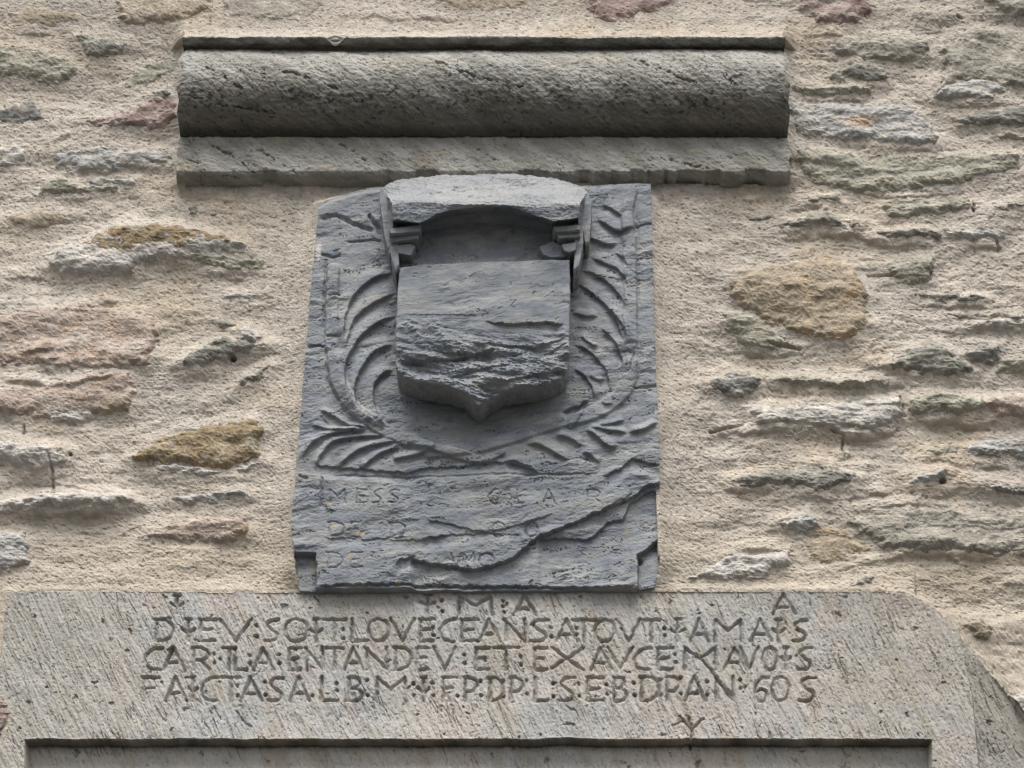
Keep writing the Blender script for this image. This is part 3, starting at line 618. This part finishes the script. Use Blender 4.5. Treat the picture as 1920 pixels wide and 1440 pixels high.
for sd_, s_, hmm, wd_ in STEMS:
    pts = smooth_pts(pl(s_), 5); d, side, t = seg_dist(Xp+2*fbm(Xp/20, Yp/20, 2, 650), Yp, pts); wq = wd_*(.75+.25*np.sin(np.clip(t, 0, 1)*3.1))
    g = ss(1.0, .60, d/wq*1.15); h = h+hmm/1000*g*(.75+.25*np.cos(d/wq*2)); lab = np.where(g > .5, nlab, lab); frond_of[nlab] = (sd_, 'stem'); nlab += 1
for sd_, s_, hmm, wd_, _ in LEAVES:
    pts = smooth_pts(pl(s_), 5); hmm = abs(hmm)
    m = (Xp > min(p[0] for p in pts)-50) & (Xp < max(p[0] for p in pts)+50) & (Yp > min(p[1] for p in pts)-50) & (Yp < max(p[1] for p in pts)+50)
    xx, yy = Xp[m]+1.5*fbm(Xp[m]/14, Yp[m]/14, 2, 651), Yp[m]; d, side, t = seg_dist(xx, yy, pts)
    # the raised body lies above / outside the drawn edge
    ups = -1 if pts[0][0] <= pts[-1][0] else 1
    if sd_ == 'L' and pts[0][0] > pts[-1][0]: ups = 1
    up = side*ups > 0; d = d*(1+0*t)
    tin = .22 if sd_ == 'R' else .12; fade = ss(-.02, tin, t)*ss(1.02, 1-tin, t)
    prof_ = np.where(up, ss(wd_*1.25, 0, d)**.8, ss(2.6, 0, d))
    prof_ = np.where((~up), prof_-0.25*np.exp(-((d-6)/6.)**2), prof_)
    h[m] += (1.12 if sd_ == 'L' else .90)*hmm/1000*fade*prof_
    lm = lab[m]; lm[(fade > .3) & up & (d < wd_*.85) & (lm == 0)] = nlab; lab[m] = lm; frond_of[nlab] = (sd_, 'leaf'); nlab += 1
h = h-.009*ss(1.12, .72, np.hypot((Xp-900)/150., (Yp-640)/185.))*(.6+.4*ss(500, 620, Yp))
# straight frame lines and the tablet edge
for s_, a_, w_ in [('612,480 606,620', -.0035, 3), ('604,892 602,950', -.004, 3), ('604,890 760,892 1130,888', -.0025, 2.5), ('1196,380 1196,720', -.0022, 3), ('640,555 615,556', -.003, 2), ('640,632 612,632', -.003, 2),
                   ('576,650 600,648 611,652', -.005, 3), ('611,652 616,720 640,760', -.003, 3), ('600,780 620,800', -.002, 2), ('560,892 578,898', -.004, 3), ('1185,925 1170,938 1150,944', -.003, 2), ('1186,730 1234,722', -.003, 3),
                   ('596,410 630,402 660,418 690,428 704,432', -.006, 5), ('600,475 625,482 640,478', -.004, 3), ('690,400 705,420 714,440', -.008, 6), ('650,455 700,450 716,452', -.003, 3), ('1190,425 1222,420', -.003, 2), ('1180,700 1190,662', -.003, 2)]:
    d, _, t = seg_dist(Xp+2*fbm(Xp/16, Yp/12, 2, 652), Yp+2*fbm(Xp/16, Yp/12, 2, 653), pl(s_)); h = h+a_*ss(w_+1.5, 0, d)*ss(-.02, .1, t)*ss(1.02, .9, t)
# flaked layers: (edge drawn left to right, drop mm below it, extent px)
for s_, a_, ext in [('770,1046 800,1052 850,1058 880,1066 925,1056 962,1044 985,1022 1008,1004 1050,990 1110,962 1140,948 1186,930 1215,905 1260,900', .0095, 210), ('1008,1005 1060,1003 1100,1005 1122,992 1140,972 1168,968 1182,938 1215,915 1260,908', .0055, 120),
                    ('590,872 700,880 760,884 800,876 870,872 900,868 960,866 1000,878', .004, 26), ('790,1008 850,1000 900,996 960,984 1040,962', .0028, 30), ('612,1008 660,1005 690,1010 760,1004', .0022, 24), ('726,1012 790,1010 840,1000', .0022, 24),
                    ('796,930 812,912 850,905 890,898 960,896', -.0022, 26), ('800,975 850,982 900,994 980,1000', .0028, 26), ('1130,890 1160,880 1185,860 1240,872', .005, 30), ('740,1060 752,1048 780,1040', .005, 30), ('1125,758 1150,760', .003, 20), ('1054,772 1080,757 1104,752', .008, 26),
                    ('600,1095 700,1093 820,1090 1000,1092 1190,1096', .006, 12)]:
    pts = pl(s_); xsv = [p[0] for p in pts]; ysv = [p[1] for p in pts]
    o_ = np.argsort(xsv); yl = np.interp(Xp, np.array(xsv)[o_], np.array(ysv)[o_])+3*fbm(Xp/14, Yp/40, 3, 655); m = ss(min(xsv)-3, min(xsv)+10, Xp)*ss(max(xsv)+3, max(xsv)-10, Xp)
    h = h-a_*m*ss(0, 2.2, Yp-yl)*ss(ext, ext*.35, Yp-yl)
# broken corners: sunk pieces at the foot
for pg in ['540,1034 592,1036 594,1090 590,1110 530,1110', '1196,1036 1206,1030 1240,1000 1262,1000 1262,1110 1196,1110']:
    sd = poly_sdf(Xp+2*fbm(Xp/16, Yp/12, 2, 660), Yp, pl(pg)); h = h-.013*ss(-1, 3, sd)
h = h-.004*ss(14, 4, Yp-ytop[None, :])-.010*ss(9, 0, np.hypot(Xp-1200, Yp-1044))
PT = row(917, 943, 'M=617,648 E=668,688 S=700,716 S=728,748 C=916,934 L=968,982 A=1020,1040 R=1100,1126') + row(978, 1005, 'D=615,645 E=657,676 D=730,760 O=925,946 O=986,1008') + row(1036, 1064, 'D=612,642 E=657,680 V=846,864 M=868,890 O=898,926')
PT = [(a, b, c_) for a, b, c_ in PT]
h, lab = carve(Xp, Yp, PT, .0026, 2.6, lab, h, 1000)
h = h+.0003*fbm(Xp/5, Yp/4, 2, 661)
c = slate_colour(Xp, Yp, ln, 670)
c = mix(c, (.45, .43, .40), ss(.55, .9, np.exp(-((Xp-597)/9)**2-((Yp-470)/26)**2)+.25*fbm(Xp/8, Yp/8, 2, 671)))
for ox, oy in [(680, 1000), (629, 986), (670, 998), (584, 1048), (589, 1060), (657, 1041), (746, 1093), (618, 944), (1175, 990)]:
    c = mix(c, (.36, .27, .13), ss(.45, .8, np.exp(-((Xp-ox)/6)**2-((Yp-oy)/5)**2)+.25*fbm(Xp/5, Yp/5, 2, 672))*.8)
c = mix(c, (.25, .24, .205), ss(.2, .7, fbm(Xp/70, Yp/50, 3, 673))*.25)
X, Yw, Z = P(Xp, Yp, PANEL_D); co = np.stack([X, Yw-h, Z], -1)
# skirt rows all round: the slab has thickness
for sl2 in [(slice(0, 1), slice(None)), (slice(-1, None), slice(None)), (slice(None), slice(0, 1)), (slice(None), slice(-1, None))]: co[sl2][..., 1] = .0
for a_, b_ in [((slice(-2, -1), slice(1, -1)), (slice(-1, None), slice(1, -1)))]:
    co[b_][..., 0] = co[a_][..., 0]; co[b_][..., 2] = co[a_][..., 2]-.0015
co = co.reshape(-1, 3); cf = c.reshape(-1, 3); q = grid_quads(*Xp.shape); ql = lab.ravel()[q]; qlab = np.where((ql == ql[:, :1]).all(1), ql[:, 0], 0)
# the slab is open where the shield hides it
qx, qy = Xp.ravel()[q].mean(1), Yp.ravel()[q].mean(1)
def largest(m):
    ys_, xs_ = np.nonzero(m); left_ = set(zip(ys_.tolist(), xs_.tolist())); best_ = []
    while left_:
        st_ = [left_.pop()]; comp = list(st_)
        while st_:
            a_, b_ = st_.pop()
            for n_ in ((a_+1, b_), (a_-1, b_), (a_, b_+1), (a_, b_-1)):
                if n_ in left_: left_.discard(n_); st_.append(n_); comp.append(n_)
        if len(comp) > len(best_): best_ = comp
    o_ = np.zeros(m.shape, bool)
    for a_, b_ in best_: o_[a_, b_] = True
    return o_
fr = {}
for sd_ in 'LR':
    k0 = [k for k, v in frond_of.items() if v == (sd_, 'stem')]
    o = sub_mesh('palm_frond', co, q, cf, M_SLATE, panel, np.isin(qlab, k0)); fr[sd_] = o
    o['label'] = 'palm frond curving up the left of the shield' if sd_ == 'L' else 'palm frond curving up the right of the shield'
for k, (sd_, nm) in frond_of.items():
    if nm == 'leaf':
        m2 = largest(qlab.reshape(Xp.shape[0]-1, -1) == k); qlab = np.where((qlab == k) & ~m2.ravel(), 0, qlab)
    if nm == 'leaf': sub_mesh('leaf', co, q, cf, M_SLATE, fr[sd_], qlab == k)
sub_mesh('slab', co, q, cf, M_SLATE, panel, qlab == 0)
for k, it in enumerate(PT): sub_mesh(it[0], co, q, cf, M_SLATE, panel, qlab == 1000+k)

# ------------------------------------------------------------------ star-shaped carved bosses (shield, brackets, side plates)
def boss(name, pts, dfront, dback, parent, n=420, rings=70, hfun=None, seed=0, ctr=None, wob=1.2, tilt=None, bevel=.002, back_shift=0.0, smoothing=2):
    P0 = np.array(pts, float)
    lens = np.hypot(*(np.roll(P0, -1, 0)-P0).T); s = np.concatenate([[0], np.cumsum(lens)]); sv = np.linspace(0, s[-1], n, endpoint=False)
    ox = np.interp(sv, s, np.append(P0[:, 0], P0[0, 0])); oy = np.interp(sv, s, np.append(P0[:, 1], P0[0, 1]))
    for _ in range(smoothing):
        ox = (np.roll(ox, 1)+2*ox+np.roll(ox, -1))/4; oy = (np.roll(oy, 1)+2*oy+np.roll(oy, -1))/4
    th = sv/s[-1]*2*np.pi; r_ = wob*fbm(ox/14, oy/14, 3, seed+1); cx, cy = ctr if ctr else (ox.mean(), oy.mean())
    L_ = np.hypot(ox-cx, oy-cy); ox = ox+(ox-cx)/L_*r_; oy = oy+(oy-cy)/L_*r_
    tt = np.linspace(0.0, 1, rings)[:, None]; x = cx+(ox-cx)*tt; y = cy+(oy-cy)*tt
    hh, ln, _ = slate_relief(x, y, seed+20, .34)
    if hfun is not None: hh = hh+hfun(x, y)
    d = dfront+hh+(tilt(x, y) if tilt is not None else 0); d = d-bevel*ss(.985, 1.0, tt+0*x)
    X, _, Z = P(x, y, dfront); co = [np.stack([X, -d, Z], -1)]; cc = [slate_colour(x, y, ln, seed+30)]
    e = co[0][-1]; ns = max(6, int(abs(dfront-dback)/.0022)); cen = co[0][0].mean(0)
    for k in range(1, ns+1):
        f = k/ns; ring = e.copy(); ring[:, 1] = e[:, 1]*(1-f)+(-dback)*f
        nrm = e-cen; nrm[:, 1] = 0; nrm /= np.linalg.norm(nrm, axis=1)[:, None]+1e-9
        amp = .0016*fbm(th*18+0*f, np.full(n, f*5.), 3, seed+3)+back_shift*f
        ring = ring+nrm*amp[:, None]; co.append(ring[None]); cc.append(mix((.19, .20, .215), (.235, .235, .23), ss(-.4, .4, fbm(th*9, np.full(n, f*3.), 3, seed+4)))[None])
    co = np.concatenate(co, 0); cc = np.concatenate(cc, 0); nr = co.shape[0]
    i = np.arange(nr*n).reshape(nr, n); j = np.roll(i, -1, 1)
    qd = np.stack([i[:-1], j[:-1], j[1:], i[1:]], -1).reshape(-1, 4)
    # keep outward facing winding
    return mesh_obj(name, co.reshape(-1, 3), qd[:, ::-1], cc.reshape(-1, 3), M_SLATE, parent)

def shield_h(x, y):
    h = 0*x
    def step(s_, a, ext, w_=2.0):
        pts = pl(s_); xsv = np.array([p[0] for p in pts]); ysv = np.array([p[1] for p in pts]); o_ = np.argsort(xsv)
        yl = np.interp(x, xsv[o_], ysv[o_])+2.5*fbm(x/13, y/40, 3, 901)
        m = ss(xsv.min()-4, xsv.min()+38, x)*ss(xsv.max()+4, xsv.max()-14, x)
        return -a*m*ss(0, w_, y-yl)*ss(ext*2.2, ext*.1, y-yl)
    h += step('908,602 960,606 1030,602 1055,606', .0065, 40) + step('742,676 790,674 830,668 880,662 930,650', .009, 26)+step('800,650 850,658 882,660', .006, 24)
    h += step('880,648 920,642 1000,645 1060,632', .0045, 22)+step('820,700 900,690 960,676', .004, 24)+step('880,722 950,712 1000,700 1060,690', .005, 30)+step('744,600 780,598', .0015, 18)
    h += step('1046,566 1066,563', .006, 14)+step('750,588 900,590', .0012, 20)+step('930,744 1000,720 1066,700', .004, 20)+step('880,742 900,736 930,734', .004, 12)+step('1000,665 1066,640', .003, 18)
    # worn carved figure low on the left
    for s_, w_, a_ in [('752,612 768,606 778,618 786,640 800,652', 7, .0045), ('800,606 815,614 824,630 850,645 880,655', 9, .0055), ('800,650 830,655 870,660', 7, .003), ('766,598 782,604', 4, .003), ('815,600 824,607', 5, .003), ('950,680 975,690', 8, .003), ('1030,625 1050,630', 9, .003)]:
        d, _, _ = seg_dist(x+2*fbm(x/12, y/12, 2, 903), y+2*fbm(x/12, y/12, 2, 904), pl(s_)); h += .75*a_*ss(w_*1.5, 0, d)*(.7+.6*fbm(x/10, y/7, 2, 907))
    h -= .004*ss(735, 690, 1.0*y*0+735)*0
    rough = ss(590, 680, y); tq2, rq2 = terrace(fbm((x+y*.4)/85, (y-.16*x)/20, 4, 905, .5), 6, .10); h += rough*(.0100*tq2+.0008*fbm(x/18, y/7, 3, 906))
    return h
SH = pl('749,500 800,494 930,489 1040,486 1068,487 1069,540 1068,600 1067,660 1064,690 1052,704 1030,714 1000,719 965,722 940,728 918,740 904,753 897,757 889,751 878,738 862,729 840,722 810,717 780,712 756,704 745,692 742,676 742,620 745,560')
boss('shield', SH, .086, .030, panel, n=620, rings=95, hfun=shield_h, seed=910, ctr=(905, 600), wob=1.0, smoothing=1)

# canopy hood over the shield, lofted from left to right
NU = 330; u = np.linspace(0, 1, NU)
def K(xl, xr, ys, d): return (xl+(xr-xl)*u, interp(u, ys), np.full(NU, d) if np.isscalar(d) else interp(u, d))
knots = [
 K(717, 1102, [(0, 352), (.03, 343), (.08, 336), (.3, 328), (.5, 325), (.65, 326), (.85, 334), (.96, 346), (1, 358)], .050),
 K(720, 1100, [(0, 354), (.03, 347), (.08, 340), (.3, 332), (.5, 329), (.65, 330), (.85, 338), (.96, 350), (1, 362)], .057),
 K(735, 1087, [(0, 380), (.05, 378), (.3, 377), (.6, 379), (.9, 382), (1, 380)], .116),
 K(735, 1087, [(0, 384), (.05, 382), (.3, 381), (.6, 383), (.9, 386), (1, 384)], .1185),
 K(737, 1085, [(0, 411), (.08, 414), (.14, 417), (.18, 412), (.24, 401), (.31, 391), (.4, 387), (.6, 387), (.68, 391), (.76, 400), (.82, 409), (.86, 415), (.93, 411), (1, 405)], .115),
 K(740, 1083, [(0, 422), (.14, 424), (.24, 412), (.34, 402), (.5, 398), (.66, 402), (.76, 412), (.86, 424), (1, 416)], .074),
 K(743, 1080, [(0, 436), (.14, 436), (.24, 428), (.34, 420), (.5, 416), (.66, 420), (.76, 428), (.86, 436), (1, 430)], .062),
 K(745, 1078, [(0, 462), (.2, 458), (.5, 452), (.8, 458), (1, 462)], .058),
 K(748, 1072, [(0, 502), (.5, 496), (1, 494)], .066)]
rowsx, rowsy, rowsd = [], [], []
for a, b in zip(knots[:-1], knots[1:]):
    pa = np.stack(P(a[0], a[1], a[2]), -1); pb = np.stack(P(b[0], b[1], b[2]), -1)
    m_ = max(3, int(np.linalg.norm(pa-pb, axis=1).max()/.0017)); t = np.linspace(0, 1, m_, endpoint=False)[:, None]
    rowsx.append(a[0]*(1-t)+b[0]*t); rowsy.append(a[1]*(1-t)+b[1]*t); rowsd.append(a[2]*(1-t)+b[2]*t)
x, y, d = np.concatenate(rowsx), np.concatenate(rowsy), np.concatenate(rowsd)
hh, ln, _ = slate_relief(x, y, 950, .38)
rxx, ryy = rot(x, y, 6); tq, _ = terrace(fbm(rxx/120, ryy/20, 3, 957), 4, .2); hh = hh+.003*tq*ss(430, 400, y)
hh = hh+.0009*fbm(x/7, y/5, 2, 953)
X, Yw, Z = P(x, y, d); co = np.stack([X, -(d+hh), Z+.5*hh], -1)
# end walls back to the slab
nw = 16
def side(col, dx):
    e = co[:, col]; out = []
    for k in range(nw, 0, -1):
        f = k/nw; r = e.copy(); r[:, 1] = e[:, 1]*(1-f)-.02*f; r[:, 0] += dx*f+.0015*fbm(e[:, 2]*60, np.full(len(e), f*4), 2, 955); out.append(r)
    return np.stack(out, 1)
Lw = side(0, -.004); Rw = side(-1, .004)[:, ::-1]
top = np.concatenate([Lw, co, Rw], 1)
toprow = top[:1].copy(); toprow[..., 1] = np.maximum(toprow[..., 1], -.02); top = np.concatenate([toprow, top], 0)
c = slate_colour(x, y, ln, 960)
c = mix(c, (.29, .285, .28), ss(392, 376, y)*.4)
cL = np.tile(np.array((.19, .195, .205)), (co.shape[0], nw, 1)); c = np.concatenate([cL, c, cL], 1); c = np.concatenate([c[:1], c], 0)
q = grid_quads(*top.shape[:2])
mesh_obj('canopy', top.reshape(-1, 3), q, c.reshape(-1, 3), M_SLATE, panel)
boss('cartouche_body', pl('719,366 740,360 900,356 1080,360 1100,368 1103,400 1100,450 1085,506 1000,508 830,508 743,506 731,474 721,430 717,395'), .050, .025, panel, n=300, rings=12, seed=980, wob=1.0)
for s_, df, db in [('729,428 760,425 790,421 789,433 760,436 731,438', .104, .05), ('731,443 765,441 786,439 784,448 733,453', .095, .05), ('733,460 770,456 779,460 771,479 752,475 736,473', .088, .05),
                   ('1036,424 1088,420 1088,430 1060,432 1040,433', .104, .05), ('1044,438 1088,433 1088,443 1048,447', .095, .05), ('1052,458 1081,454 1081,468 1068,473 1058,470', .092, .05), ('1010,462 1036,452 1060,462 1062,482 1034,484 1018,478', .080, .05)]:
    boss('fillet_bracket', pl(s_), df, db, panel, n=90, rings=16, seed=int(df*1e4)+int(s_[:3]), wob=.8, bevel=.003)
for s_, df in [('714,348 728,362 735,400 733,440 736,476 730,480 720,440 715,400 711,372', .070), ('731,382 744,396 745,440 749,500 741,512 732,478 731,440 730,410', .088),
               ('1102,356 1110,378 1108,420 1105,456 1097,458 1089,410 1086,388 1092,366', .069), ('1088,384 1092,410 1094,455 1086,500 1075,510 1077,470 1078,430 1078,396', .087)]:
    boss('side_volute', pl(s_), df, .025, panel, n=160, rings=14, seed=int(df*1e4)+int(float(s_.split(',')[0])), wob=1.0, bevel=.003)
